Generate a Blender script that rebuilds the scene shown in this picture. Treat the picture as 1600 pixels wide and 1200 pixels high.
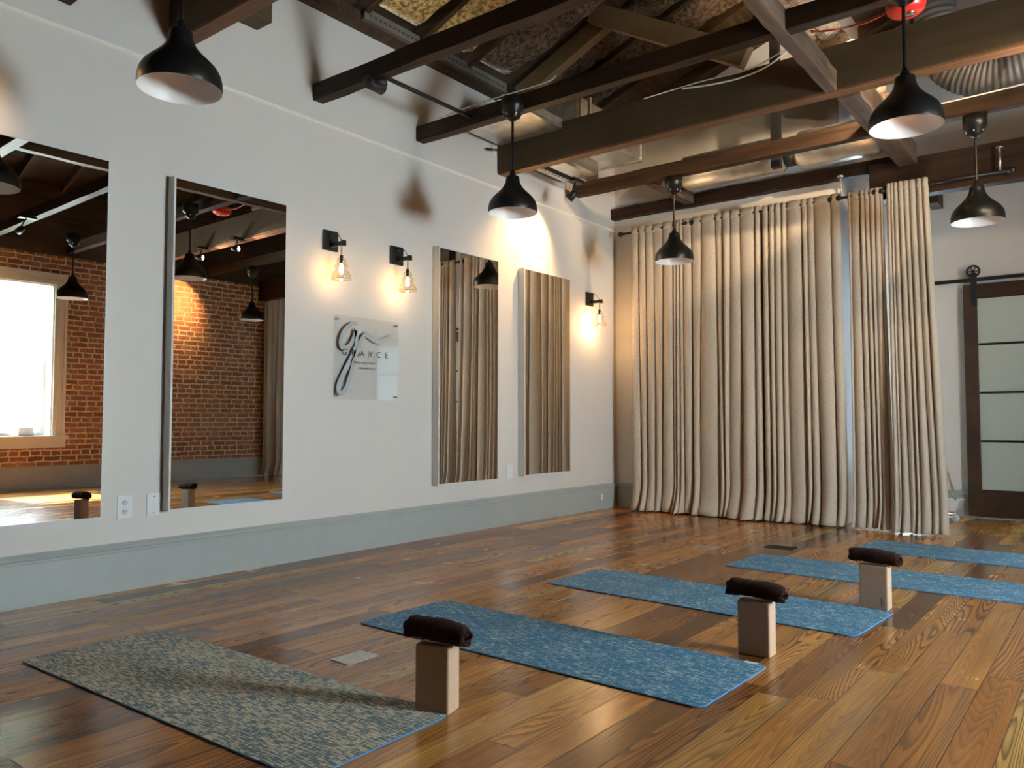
import bpy, bmesh, math, random
from mathutils import Vector, Matrix

for o in list(bpy.data.objects):
    bpy.data.objects.remove(o, do_unlink=True)
scene = bpy.context.scene
C = bpy.context.scene.collection
PI = math.pi

# ------------------------------------------------------------------ camera
YAW, PITCH, ROLL = -0.66036, 0.045658, -0.0003
fwd = Vector((math.sin(YAW)*math.cos(PITCH), math.cos(YAW)*math.cos(PITCH), math.sin(PITCH)))
rgt = Vector((math.cos(YAW), -math.sin(YAW), 0.0))
upv = rgt.cross(fwd)
r2 = rgt*math.cos(ROLL) + upv*math.sin(ROLL)
u2 = -rgt*math.sin(ROLL) + upv*math.cos(ROLL)
cam_data = bpy.data.cameras.new('camera')
cam = bpy.data.objects.new('camera', cam_data)
C.objects.link(cam)
M = Matrix((( r2.x, u2.x, -fwd.x, 4.68), (r2.y, u2.y, -fwd.y, 0.0), (r2.z, u2.z, -fwd.z, 1.0), (0, 0, 0, 1)))
cam.matrix_world = M
cam_data.sensor_width = 36.0
cam_data.lens = 1231.3/1600*36
cam_data.clip_start = 0.05
cam_data.clip_end = 200
scene.camera = cam

# ------------------------------------------------------------------ world, sun, windows' daylight, exposure
scene.view_settings.view_transform = 'Standard'
scene.view_settings.look = 'None'
scene.view_settings.gamma = 1.0
scene.view_settings.use_curve_mapping = False
scene.view_settings.exposure = 0.95
scene.cycles.max_bounces = 10
scene.cycles.diffuse_bounces = 5
scene.cycles.glossy_bounces = 5
scene.cycles.transparent_max_bounces = 16
scene.cycles.sample_clamp_indirect = 6.0
scene.cycles.caustics_reflective = False
scene.cycles.caustics_refractive = False

SKY = 75.0
world = bpy.data.worlds.new('sky')
scene.world = world
world.use_nodes = True
wn = world.node_tree
for n in list(wn.nodes): wn.nodes.remove(n)
wo = wn.nodes.new('ShaderNodeOutputWorld'); wb = wn.nodes.new('ShaderNodeBackground')
wb.inputs['Color'].default_value = (0.80, 0.91, 1.0, 1)
wb.inputs['Strength'].default_value = SKY
wn.links.new(wb.outputs[0], wo.inputs[0])

def lamp(name, kind, loc, energy, color, parent=None, aim=None, **kw):
    d = bpy.data.lights.new(name, kind)
    d.energy = energy; d.color = color
    for k, v in kw.items(): setattr(d, k, v)
    o = bpy.data.objects.new(name, d); C.objects.link(o)
    o.location = loc
    if aim is not None:
        o.rotation_euler = (Vector(aim)-Vector(loc)).to_track_quat('-Z', 'Y').to_euler()
    if parent:
        o.parent = parent
        o.matrix_parent_inverse = parent.matrix_world.inverted()
    return o

lamp('sun', 'SUN', (20, 4.2, 18), 70.0, (1.0, 0.86, 0.66), angle=0.009)
# direction: from the right wall's windows down to the floor, about 50 degrees high
bpy.data.objects['sun'].rotation_euler = Vector((-1.0, 0.10, -0.82)).to_track_quat('-Z', 'Y').to_euler()

# windows in the right (brick) wall: y0, y1, z0, z1
WIN = [(3.45, 4.60, 0.75, 2.90)]
for (a, b, c, d) in WIN:
    p = lamp('daylight_portal', 'AREA', (7.97, (a+b)/2, (c+d)/2), 1.0, (1, 1, 1), aim=(0, (a+b)/2, (c+d)/2), shape='RECTANGLE', size=b-a+.1, size_y=d-c+.1)
    p.data.cycles.is_portal = True

p = lamp('daylight_portal', 'AREA', (5.04, 9.47, 1.2), 1.0, (1, 1, 1), aim=(5.04, 0, 1.2), shape='RECTANGLE', size=.95, size_y=2.3)
p.data.cycles.is_portal = True

p = lamp('daylight_portal', 'AREA', (2.84, 9.47, 1.6), 1.0, (1, 1, 1), aim=(2.84, 0, 1.6), shape='RECTANGLE', size=.4, size_y=2.55)  # portal for the added window behind the curtains
p.data.cycles.is_portal = True

WARM = (1.0, 0.60, 0.26)

# ------------------------------------------------------------------ helpers
def tag(o, label=None, cat=None, group=None, kind=None):
    if label: o['label'] = label
    if cat: o['category'] = cat
    if group: o['group'] = group
    if kind: o['kind'] = kind
    return o

def empty(name, loc=(0, 0, 0), rz=0.0):
    o = bpy.data.objects.new(name, None); C.objects.link(o)
    o.location = loc; o.rotation_euler = (0, 0, rz); o.empty_display_size = .1
    bpy.context.view_layer.update()
    return o

class MB:
    """collects simple solids into one mesh"""
    def __init__(s): s.v = []; s.f = []; s.m = []; s.cur = 0; s.sm = []; s.smooth = False
    def add(s, vs, fs):
        b = len(s.v); s.v += [tuple(v) for v in vs]
        for f in fs:
            s.f.append([b+i for i in f]); s.m.append(s.cur); s.sm.append(s.smooth)
        return s
    def box(s, x0, x1, y0, y1, z0, z1, mtx=None):
        vs = [Vector(p) for p in ((x0,y0,z0),(x1,y0,z0),(x1,y1,z0),(x0,y1,z0),(x0,y0,z1),(x1,y0,z1),(x1,y1,z1),(x0,y1,z1))]
        if mtx: vs = [mtx @ v for v in vs]
        return s.add(vs, [(0,3,2,1),(4,5,6,7),(0,1,5,4),(1,2,6,5),(2,3,7,6),(3,0,4,7)])
    def lathe(s, prof, n=32, mtx=None, center=(0,0,0), cap0=False, cap1=False):
        vs = []; c = Vector(center)
        for (r, z) in prof:
            for k in range(n):
                a = 2*PI*k/n
                p = Vector((r*math.cos(a), r*math.sin(a), z))
                vs.append((mtx @ p if mtx else p)+c)
        fs = []
        for i in range(len(prof)-1):
            for k in range(n):
                k2 = (k+1) % n
                fs.append((i*n+k, i*n+k2, (i+1)*n+k2, (i+1)*n+k))
        if cap0: fs.append(tuple(reversed(range(n))))
        if cap1: fs.append(tuple((len(prof)-1)*n+k for k in range(n)))
        sm = s.smooth; s.smooth = True; s.add(vs, fs); s.smooth = sm
        return s
    def tube(s, pts, r, n=10, caps=True):
        pts = [Vector(p) for p in pts]; rr = r if isinstance(r, (list, tuple)) else [r]*len(pts)
        vs = []; up = None
        for i, p in enumerate(pts):
            t = (pts[min(i+1, len(pts)-1)]-pts[max(i-1, 0)]).normalized()
            if up is None:
                up = Vector((0,0,1)) if abs(t.z) < .9 else Vector((1,0,0))
            a = t.cross(up).normalized(); b = a.cross(t).normalized(); up = b
            for k in range(n):
                q = 2*PI*k/n
                vs.append(p+a*rr[i]*math.cos(q)+b*rr[i]*math.sin(q))
        fs = []
        for i in range(len(pts)-1):
            for k in range(n):
                k2 = (k+1) % n
                fs.append((i*n+k, i*n+k2, (i+1)*n+k2, (i+1)*n+k))
        if caps:
            fs.append(tuple(reversed(range(n)))); fs.append(tuple((len(pts)-1)*n+k for k in range(n)))
        sm = s.smooth; s.smooth = True; s.add(vs, fs); s.smooth = sm
        return s
    def prism(s, poly, t0, t1, axis='y'):
        n = len(poly)
        def P(a, b, t): return {'y': (a, t, b), 'x': (t, a, b), 'z': (a, b, t)}[axis]
        vs = [P(a, b, t0) for a, b in poly]+[P(a, b, t1) for a, b in poly]
        fs = [tuple(range(n)), tuple(reversed(range(n, 2*n)))]+[(i, i+n, (i+1) % n+n, (i+1) % n) for i in range(n)]
        return s.add(vs, fs)
    def build(s, name, mats, parent=None, loc=None, bevel=0.0, local=False):
        me = bpy.data.meshes.new(name)
        me.from_pydata([tuple(v) for v in s.v], [], s.f)
        if not isinstance(mats, (list, tuple)): mats = [mats]
        for m in mats: me.materials.append(m)
        for p, mi, sm in zip(me.polygons, s.m, s.sm):
            p.material_index = mi; p.use_smooth = sm
        bm = bmesh.new(); bm.from_mesh(me); bmesh.ops.recalc_face_normals(bm, faces=bm.faces); bm.to_mesh(me); bm.free()
        o = bpy.data.objects.new(name, me); C.objects.link(o)
        if parent:
            o.parent = parent
            if not local: o.matrix_parent_inverse = parent.matrix_world.inverted()
        if loc: o.location = loc
        if bevel:
            md = o.modifiers.new('bevel', 'BEVEL'); md.width = bevel; md.segments = 2; md.limit_method = 'ANGLE'
        return o

def copy_tree(o, parent=None):
    c = o.copy(); C.objects.link(c); c.parent = parent
    for ch in list(o.children): copy_tree(ch, c)
    return c

# ------------------------------------------------------------------ node helper
class NT:
    def __init__(s, name):
        s.mat = bpy.data.materials.new(name); s.mat.use_nodes = True
        s.t = s.mat.node_tree
        for n in list(s.t.nodes): s.t.nodes.remove(n)
        s.out = s.t.nodes.new('ShaderNodeOutputMaterial')
        s.b = s.t.nodes.new('ShaderNodeBsdfPrincipled')
        s.t.links.new(s.b.outputs[0], s.out.inputs[0])
        s.tc = s.t.nodes.new('ShaderNodeTexCoord')
    def lk(s, a, b):
        s.t.links.new(a, b)
    def put(s, sock, v):
        if isinstance(v, bpy.types.NodeSocket): s.lk(v, sock)
        elif v is not None:
            if hasattr(sock.default_value, '__len__') and not hasattr(v, '__len__'): v = (v,)*len(sock.default_value)
            if hasattr(v, '__len__') and hasattr(sock.default_value, '__len__') and len(v) == 3 and len(sock.default_value) == 4: v = (*v, 1)
            sock.default_value = v
    def m(s, op, a, b=0.0, c=None):
        n = s.t.nodes.new('ShaderNodeMath'); n.operation = op
        s.put(n.inputs[0], a); s.put(n.inputs[1], b)
        if c is not None: s.put(n.inputs[2], c)
        return n.outputs[0]
    def xyz(s, v):
        n = s.t.nodes.new('ShaderNodeSeparateXYZ'); s.lk(v, n.inputs[0]); return n.outputs
    def cmb(s, x, y, z):
        n = s.t.nodes.new('ShaderNodeCombineXYZ')
        for i, v in enumerate((x, y, z)): s.put(n.inputs[i], v)
        return n.outputs[0]
    def noise(s, vec, scale=5, detail=3, rough=.5, dist=0.0):
        n = s.t.nodes.new('ShaderNodeTexNoise'); s.lk(vec, n.inputs['Vector'])
        n.inputs['Scale'].default_value = scale; n.inputs['Detail'].default_value = detail
        n.inputs['Roughness'].default_value = rough; n.inputs['Distortion'].default_value = dist
        return n.outputs[0]
    def white(s, vec):
        n = s.t.nodes.new('ShaderNodeTexWhiteNoise'); n.noise_dimensions = '3D'; s.lk(vec, n.inputs['Vector'])
        return n.outputs['Value'], n.outputs['Color']
    def ramp(s, f, stops, interp='LINEAR'):
        n = s.t.nodes.new('ShaderNodeValToRGB'); n.color_ramp.interpolation = interp
        e = n.color_ramp.elements
        while len(e) < len(stops): e.new(.5)
        for i, (p, c) in enumerate(stops):
            e[i].position = p
            e[i].color = (c, c, c, 1) if not hasattr(c, '__len__') else (*c, 1)
        s.lk(f, n.inputs[0]); return n.outputs[0]
    def mix(s, f, a, b, mode='MIX'):
        n = s.t.nodes.new('ShaderNodeMix'); n.data_type = 'RGBA'; n.blend_type = mode
        s.put(n.inputs[0], f); s.put(n.inputs[6], a); s.put(n.inputs[7], b)
        return n.outputs[2]
    def mapping(s, vec, scale=(1,1,1), rot=(0,0,0), loc=(0,0,0)):
        n = s.t.nodes.new('ShaderNodeMapping'); s.lk(vec, n.inputs[0])
        n.inputs['Scale'].default_value = scale; n.inputs['Rotation'].default_value = rot; n.inputs['Location'].default_value = loc
        return n.outputs[0]
    def bump(s, h, strength=.3, dist=.01):
        n = s.t.nodes.new('ShaderNodeBump'); n.inputs['Strength'].default_value = strength; n.inputs['Distance'].default_value = dist
        s.lk(h, n.inputs['Height']); s.lk(n.outputs[0], s.b.inputs['Normal'])
    def set(s, **kw):
        for k, v in kw.items():
            s.put(s.b.inputs[{'color':'Base Color','rough':'Roughness','metal':'Metallic','ecol':'Emission Color','estr':'Emission Strength','alpha':'Alpha','spec':'Specular IOR Level','coat':'Coat Weight','trans':'Transmission Weight','sheen':'Sheen Weight','ior':'IOR'}[k]], v)
        return s

def plain(name, color, rough=.5, metal=0.0, var=.06, scale=6, **kw):
    n = NT(name)
    f = n.noise(n.tc.outputs['Object'], scale, 3)
    c = n.mix(n.ramp(f, [(.3, 0.0), (.7, 1.0)]), tuple(x*(1-var) for x in color), tuple(min(1, x*(1+var)) for x in color))
    n.set(color=c, rough=rough, metal=metal, **kw)
    return n.mat

MAT = {}
MAT['wall'] = plain('painted_drywall', (.60, .565, .53), .6, var=.015, scale=2)
MAT['wall_warm'] = MAT['wall']
MAT['grey_paint'] = plain('grey_green_paint', (.34, .36, .345), .38, var=.03)
MAT['white_trim'] = plain('white_trim_paint', (.62, .60, .55), .35, var=.02)
MAT['ledge'] = plain('lit_ledge_paint', (.80, .77, .70), .5, var=.02)  # lighter than the wall: light catching the ledge put into the colour
MAT['sash'] = plain('sash_paint', (.72, .72, .70), .4, var=.02)
MAT['black'] = plain('black_metal', (.010, .010, .011), .42, metal=.0, var=.2, spec=.4)
MAT['black_matte'] = plain('matte_black_metal', (.014, .013, .012), .55, var=.2)
MAT['shade_black'] = plain('satin_black_enamel', (.007, .007, .007), .36, var=.1, spec=.35)
MAT['shade_white'] = plain('white_enamel', (.88, .86, .84), .35, var=.02)
MAT['chrome'] = plain('bright_screw_metal', (.75, .72, .66), .2, metal=1.0)
MAT['galv'] = plain('galvanised_steel', (.78, .76, .70), .36, metal=1.0, var=.18, scale=9)
MAT['flex'] = plain('grey_flexible_duct', (.13, .12, .105), .5, var=.2)
MAT['plastic'] = plain('white_plastic', (.66, .67, .67), .35, var=.01)
MAT['slot_dark'] = plain('dark_slot', (.03, .03, .03), .6)
MAT['wire_white'] = plain('white_cable_jacket', (.75, .75, .72), .45)
MAT['wire_red'] = plain('red_wire_jacket', (.55, .08, .05), .45)
MAT['red'] = plain('red_plastic', (.72, .03, .02), .3, var=.05)
MAT['silver_frame'] = plain('mirror_frame_paint', (.58, .58, .56), .45, var=.02)
MAT['door_wood'] = plain('dark_stained_wood', (.040, .018, .009), .38, var=.35, scale=4)
MAT['cork'] = plain('beige_foam', (.46, .31, .21), .65, var=.05, scale=60)
MAT['letters'] = plain('black_lettering', (.012, .012, .014), .4)
MAT['grey_letter'] = plain('grey_lettering', (.36, .39, .40), .5, var=.04)
MAT['tin'] = plain('brushed_floor_plate', (.50, .49, .46), .35, metal=.6, var=.15, scale=30)
MAT['plate_dark'] = plain('dark_floor_plate', (.012, .010, .009), .7, spec=.2)
MAT['brace'] = plain('painted_brown_board', (.17, .105, .045), .6, var=.12, scale=4)
MAT['paper'] = plain('white_mat_tag', (.75, .76, .78), .5)

# --- mirror
n = NT('silvered_mirror'); n.set(color=(.80, .79, .76), rough=.0, metal=1.0); MAT['mirror'] = n.mat

# --- clear glass (thin): transparent + glossy by fresnel
def thin_glass(name, tint, refl=1.0, rough=.02, edge=1.45, base=.04):
    n = NT(name); t = n.t
    tr = t.nodes.new('ShaderNodeBsdfTransparent'); tr.inputs[0].default_value = (*tint, 1)
    gl = t.nodes.new('ShaderNodeBsdfGlossy'); gl.inputs['Roughness'].default_value = rough
    lw = t.nodes.new('ShaderNodeLayerWeight'); lw.inputs[0].default_value = .5
    mx = t.nodes.new('ShaderNodeMixShader')
    mu = n.m('MINIMUM', n.m('MULTIPLY', n.m('ADD', n.m('MULTIPLY', n.m('POWER', lw.outputs['Facing'], 4.0), .9), base), refl), 1.0)
    t.links.new(mu, mx.inputs[0]); t.links.new(tr.outputs[0], mx.inputs[1]); t.links.new(gl.outputs[0], mx.inputs[2])
    t.links.new(mx.outputs[0], n.out.inputs[0])
    return n.mat
MAT['glass'] = thin_glass('window_glass', (.96, .98, .97))
MAT['acrylic'] = thin_glass('clear_acrylic', (.988, .99, .988), .9, .01, 1.5)
MAT['bulb_glass'] = thin_glass('clear_insulator_glass', (.93, .89, .80), 1.0, .06, 1.6, .16)

# --- frosted door glass
n = NT('frosted_rain_glass')
nf = n.noise(n.tc.outputs['Object'], 70, 4, .6)
n.set(color=n.mix(nf, (.62, .68, .60), (.80, .85, .78)), rough=.22, spec=.6)
n.bump(nf, .5, .004)
tl = n.t.nodes.new('ShaderNodeBsdfTranslucent'); tl.inputs[0].default_value = (.62, .74, .78, 1)
mx = n.t.nodes.new('ShaderNodeMixShader'); mx.inputs[0].default_value = .36
n.lk(n.b.outputs[0], mx.inputs[1]); n.lk(tl.outputs[0], mx.inputs[2]); n.lk(mx.outputs[0], n.out.inputs[0])
MAT['frost'] = n.mat

n = NT('white_obscured_glass')
n.set(color=(.8, .84, .86), rough=.3)
tl = n.t.nodes.new('ShaderNodeBsdfTranslucent'); tl.inputs[0].default_value = (.80, .90, .97, 1)
mx = n.t.nodes.new('ShaderNodeMixShader'); mx.inputs[0].default_value = .85
n.lk(n.b.outputs[0], mx.inputs[1]); n.lk(tl.outputs[0], mx.inputs[2]); n.lk(mx.outputs[0], n.out.inputs[0])
MAT['obscured'] = n.mat

# --- linen curtain
n = NT('linen_curtain')
o_ = n.tc.outputs['Object']
weave = n.noise(n.mapping(o_, (260, 260, 60)), 1, 2)
weave2 = n.noise(n.mapping(o_, (40, 40, 300)), 1, 2)
slub = n.m('MULTIPLY', n.m('ADD', weave, weave2), .5)
col = n.mix(n.ramp(slub, [(.35, 0.0), (.65, 1.0)]), (.44, .365, .285), (.62, .535, .43))
n.set(color=col, rough=.9, sheen=.15)
n.bump(slub, .15, .002)
tl = n.t.nodes.new('ShaderNodeBsdfTranslucent'); n.lk(col, tl.inputs[0])
mx = n.t.nodes.new('ShaderNodeMixShader'); mx.inputs[0].default_value = .12
n.lk(n.b.outputs[0], mx.inputs[1]); n.lk(tl.outputs[0], mx.inputs[2]); n.lk(mx.outputs[0], n.out.inputs[0])
MAT['linen'] = n.mat

# --- reclaimed heart pine floor, planks run along y
n = NT('heart_pine_planks')
X, Y, Z = n.xyz(n.tc.outputs['Object'])
PW = .128
fx = n.m('DIVIDE', X, PW)
ix = n.m('FLOOR', fx)
u = n.m('SUBTRACT', fx, ix)
rv, rc = n.white(n.cmb(ix, 3.7, 0.0))
yy = n.m('ADD', Y, n.m('MULTIPLY', rv, 9.0))
PL = n.m('ADD', n.m('MULTIPLY', rv, .9), 1.15)
fy = n.m('DIVIDE', yy, PL)
iy = n.m('FLOOR', fy)
v = n.m('SUBTRACT', fy, iy)
r1, rcol = n.white(n.cmb(ix, iy, 1.3))
rr = n.xyz(rcol)
base = n.ramp(r1, [(0.0, (.12, .038, .009)), (.16, (.36, .120, .024)), (.36, (.64, .235, .042)), (.58, (.80, .34, .066)), (.76, (.46, .155, .030)), (.92, (.90, .48, .12)), (1.0, (.20, .080, .024))])
# slow tone drift in a plank
drift = n.noise(n.cmb(n.m('MULTIPLY', X, 7), n.m('ADD', n.m('MULTIPLY', Y, .7), n.m('MULTIPLY', r1, 40)), r1), 1, 3)
base = n.mix(n.ramp(drift, [(.35, .0), (.75, .6)]), base, (.15, .060, .020))
# cathedral grain: contour lines of a stretched noise
cath = n.noise(n.cmb(n.m('ADD', n.m('MULTIPLY', X, 6.5), n.m('MULTIPLY', rr[0], 50)), n.m('ADD', n.m('MULTIPLY', Y, .55), n.m('MULTIPLY', rr[1], 50)), n.m('MULTIPLY', rr[2], 30)), 1, 1.2, .35, .15)
fine = n.noise(n.cmb(n.m('MULTIPLY', X, 140), n.m('MULTIPLY', Y, 3.0), r1), 1, 3)
ph = n.m('ADD', n.m('MULTIPLY', cath, 34.0), n.m('MULTIPLY', fine, .35))
rings = n.m('FRACT', ph)
rings = n.ramp(rings, [(0.0, 0.0), (.45, .12), (.80, .9), (.93, 1.0), (1.0, 0.0)])
grainamt = n.m('MULTIPLY', n.ramp(rr[1], [(.15, .35), (.6, 1.0)]), .85)
col = n.mix(n.m('MULTIPLY', rings, grainamt), base, n.mix(.84, base, (.030, .010, .004)))
col = n.mix(n.ramp(fine, [(.35, .30), (.62, .0)]), col, (.10, .042, .017))
# grey worn streaks on some boards
worn = n.noise(n.cmb(n.m('MULTIPLY', X, 14), n.m('MULTIPLY', Y, .8), n.m('MULTIPLY', r1, 9)), 1, 4)
wornamt = n.m('MULTIPLY', n.ramp(worn, [(.5, 0.0), (.68, .5)]), n.ramp(rr[0], [(.6, 0.0), (.8, 1.0)]))
col = n.mix(wornamt, col, (.20, .12, .055))
# knots
kn = n.t.nodes.new('ShaderNodeTexVoronoi'); kn.inputs['Scale'].default_value = 1.0
n.lk(n.cmb(n.m('MULTIPLY', X, 2.6), n.m('MULTIPLY', Y, 1.15), 0.0), kn.inputs['Vector'])
knot = n.ramp(kn.outputs['Distance'], [(0.02, 1.0), (.045, 0.0)])
col = n.mix(n.m('MULTIPLY', knot, .85), col, (.03, .013, .007))
# seams
eu = n.m('MINIMUM', u, n.m('SUBTRACT', 1.0, u))
seamx = n.ramp(eu, [(.006, 1.0), (.02, 0.0)])
ev = n.m('MULTIPLY', n.m('MINIMUM', v, n.m('SUBTRACT', 1.0, v)), PL)
seamy = n.ramp(ev, [(.0010, 1.0), (.0030, 0.0)])
seam = n.m('MAXIMUM', seamx, seamy)
col = n.mix(n.m('MULTIPLY', seam, .8), col, (.02, .010, .006))
rgh = n.m('ADD', n.m('MULTIPLY', n.noise(n.tc.outputs['Object'], 3.0, 4), .20), n.m('ADD', n.m('MULTIPLY', fine, .06), n.m('MULTIPLY', rr[2], .05)))
n.set(color=col, rough=n.m('ADD', rgh, .07), spec=.5)
hgt = n.m('SUBTRACT', n.m('ADD', n.m('MULTIPLY', fine, .12), n.m('ADD', n.m('MULTIPLY', r1, .3), n.m('MULTIPLY', worn, .3))), seam)
n.bump(hgt, .22, .0025)
MAT['floor'] = n.mat

# --- old brick (on the x = const wall: use y, z)
n = NT('old_red_brick')
X, Y, Z = n.xyz(n.tc.outputs['Object'])
wob = n.noise(n.tc.outputs['Object'], 7, 3)
wob2 = n.noise(n.mapping(n.tc.outputs['Object'], (1, 1, 1), loc=(5, 3, 9)), 9, 3)
P = n.cmb(n.m('ADD', Y, n.m('MULTIPLY', n.m('SUBTRACT', wob, .5), .045)), n.m('ADD', Z, n.m('MULTIPLY', n.m('SUBTRACT', wob2, .5), .03)), 0.0)
br = n.t.nodes.new('ShaderNodeTexBrick'); n.lk(P, br.inputs['Vector'])
br.inputs['Scale'].default_value = 1.0; br.inputs['Brick Width'].default_value = .215; br.inputs['Row Height'].default_value = .078
br.inputs['Mortar Size'].default_value = .0115; br.inputs['Mortar Smooth'].default_value = .35; br.inputs['Bias'].default_value = -.1
br.inputs['Color1'].default_value = (.36, .135, .058, 1); br.inputs['Color2'].default_value = (.17, .060, .032, 1); br.inputs['Mortar'].default_value = (.74, .57, .36, 1)
br.offset = .5; br.squash = .62; br.squash_frequency = 3
spk = n.noise(n.tc.outputs['Object'], 28, 4)
col = n.mix(n.ramp(spk, [(.35, .45), (.6, 0.0)]), br.outputs['Color'], (.10, .05, .03))
col = n.mix(n.ramp(n.noise(n.tc.outputs['Object'], 3.5, 4), [(.5, 0.0), (.75, .35)]), col, (.45, .28, .14))
n.set(color=col, rough=.9)
n.bump(n.m('ADD', n.m('MULTIPLY', br.outputs['Fac'], -1.0), n.m('MULTIPLY', spk, .3)), .8, .012)
MAT['brick'] = n.mat
MAT['brick_end'] = plain('dark_brick_end_wall', (.12, .06, .035), .9, var=.3)

# --- ceiling woods
def wood(name, c0, c1, axis='x', rough=.6, sc=1.0):
    n = NT(name)
    s = {'x': (1.2, 22, 22), 'y': (22, 1.2, 22), 'z': (22, 22, 1.2)}[axis]
    f = n.noise(n.mapping(n.tc.outputs['Object'], tuple(k*sc for k in s)), 1, 5, .6, .3)
    g = n.noise(n.tc.outputs['Object'], 2.2, 3)
    col = n.mix(n.ramp(f, [(.3, 0.0), (.68, 1.0)]), c0, c1)
    col = n.mix(n.ramp(g, [(.45, 0.0), (.75, .45)]), col, tuple(x*.5 for x in c0))
    n.set(color=col, rough=rough, spec=.25); n.bump(f, .35, .006)
    return n.mat
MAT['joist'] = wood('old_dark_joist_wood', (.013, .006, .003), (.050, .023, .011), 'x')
MAT['joist_lit'] = wood('lit_dark_joist_wood', (.018, .009, .0045), (.065, .032, .015), 'x')  # lighter copy of the joist wood, lamplight put into the colour
MAT['girder'] = wood('olive_brown_girder', (.055, .036, .017), (.075, .050, .025), 'x', .55)
MAT['girder_edge'] = wood('raw_brown_timber_edge', (.10, .045, .022), (.20, .10, .05), 'x', .6)
MAT['purlin'] = wood('weathered_purlin_wood', (.055, .032, .022), (.17, .115, .080), 'y', .6)
MAT['rafter'] = wood('dark_rafter_wood', (.030, .016, .008), (.085, .046, .022), 'x')
MAT['deck'] = wood('aged_roof_boards', (.022, .013, .007), (.075, .044, .021), 'y')
n = NT('gold_lit_spray_foam')  # warm lamplight on the foam put into its bright gold colour
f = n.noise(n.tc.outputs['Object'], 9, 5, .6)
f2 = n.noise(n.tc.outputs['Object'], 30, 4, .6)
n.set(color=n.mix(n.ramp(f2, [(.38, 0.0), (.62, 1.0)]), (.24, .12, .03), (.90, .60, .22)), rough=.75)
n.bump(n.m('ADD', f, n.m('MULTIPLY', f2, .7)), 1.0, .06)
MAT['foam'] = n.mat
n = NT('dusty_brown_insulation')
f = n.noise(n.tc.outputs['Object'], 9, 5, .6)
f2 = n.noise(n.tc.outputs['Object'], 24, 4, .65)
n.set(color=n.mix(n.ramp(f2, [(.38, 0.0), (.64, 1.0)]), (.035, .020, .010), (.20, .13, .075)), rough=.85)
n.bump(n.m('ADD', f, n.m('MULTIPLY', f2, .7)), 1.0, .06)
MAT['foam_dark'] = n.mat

n = NT('pale_insulation')
f = n.noise(n.mapping(n.tc.outputs['Object'], (30, 90, 30)), 1, 5, .65)
n.set(color=n.mix(n.ramp(f, [(.38, 0.0), (.62, 1.0)]), (.40, .22, .11), (.85, .62, .42)), rough=.8)
n.bump(f, .8, .02); MAT['foam_pale'] = n.mat

# --- yoga mats
def mat_mat(name, base, fleck, amount, seed):
    n = NT(name)
    X, Y, Z = n.xyz(n.tc.outputs['Object'])
    a = n.noise(n.cmb(n.m('ADD', n.m('MULTIPLY', X, 20), seed), n.m('MULTIPLY', Y, 165), 0.0), 1, 2, .6)
    b = n.noise(n.cmb(n.m('MULTIPLY', X, 130), n.m('ADD', n.m('MULTIPLY', Y, 26), seed), 0.0), 1, 2, .6)
    c = n.noise(n.cmb(n.m('MULTIPLY', X, 5), n.m('MULTIPLY', Y, 9), seed), 1, 2)
    k = n.m('ADD', n.m('ADD', n.m('MULTIPLY', a, .70), n.m('MULTIPLY', b, .34)), n.m('MULTIPLY', c, .14))
    f = n.ramp(k, [(amount, 0.0), (amount+.05, 1.0)])
    base2 = n.mix(n.ramp(b, [(.4, 0.0), (.65, .5)]), base, tuple(x*.7 for x in base))
    n.set(color=n.mix(f, base2, fleck), rough=.8)
    n.bump(k, .2, .002)
    return n.mat
MAT['mat_blue'] = mat_mat('blue_flecked_mat_top', (.036, .185, .34), (.46, .58, .58), .62, 3.1)
MAT['mat_tan'] = mat_mat('grey_tan_flecked_mat_top', (.14, .22, .25), (.74, .66, .50), .572, 8.4)
MAT['mat_edge'] = plain('blue_mat_edge', (.06, .22, .42), .6)
MAT['mat_under'] = plain('black_mat_underside', (.01, .01, .012), .7)

n = NT('brown_terry_towel')
f = n.noise(n.tc.outputs['Object'], 160, 3, .7)
n.set(color=n.mix(f, (.010, .0035, .0025), (.048, .017, .012)), rough=1.0, sheen=.05, spec=.1)
n.bump(f, .9, .006); MAT['towel'] = n.mat

n = NT('roller_shade_fabric')
tl = n.t.nodes.new('ShaderNodeBsdfTranslucent'); tl.inputs[0].default_value = (.72, .80, .74, 1)
n.set(color=(.7, .74, .68), rough=.9)
mx = n.t.nodes.new('ShaderNodeMixShader'); mx.inputs[0].default_value = .6
n.lk(n.b.outputs[0], mx.inputs[1]); n.lk(tl.outputs[0], mx.inputs[2]); n.lk(mx.outputs[0], n.out.inputs[0])
MAT['shade_cloth'] = n.mat

def emit(name, col, s):
    n = NT(name); n.set(color=(.8, .7, .5), ecol=col, estr=s); return n.mat
MAT['filament'] = emit('glowing_filament', (1.0, .62, .28), 60)
MAT['led_face'] = emit('lit_lamp_face', (1.0, .78, .5), 25)

# ------------------------------------------------------------------ room shell
ROOM_X, BACK_Y, DOOR_Y, FRONT_Y = 7.6, 8.0, 9.3, -3.2
def struct(name, mb, mats, bevel=0.0, parent=None):
    o = mb.build(name, mats, parent, bevel=bevel)
    if not parent: o['kind'] = 'structure'
    return o

struct('floor', MB().box(-.1, ROOM_X+.45, FRONT_Y-.1, DOOR_Y+.2, -.12, 0.0), MAT['floor'])
w = MB().box(-.18, 0, FRONT_Y-.1, DOOR_Y+.2, 0, 4.17)
struct('wall_left', w, MAT['wall'])
struct('wall_front', MB().box(-.1, ROOM_X+.45, FRONT_Y-.15, FRONT_Y, 0, 5.8), MAT['brick_end'])
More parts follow.
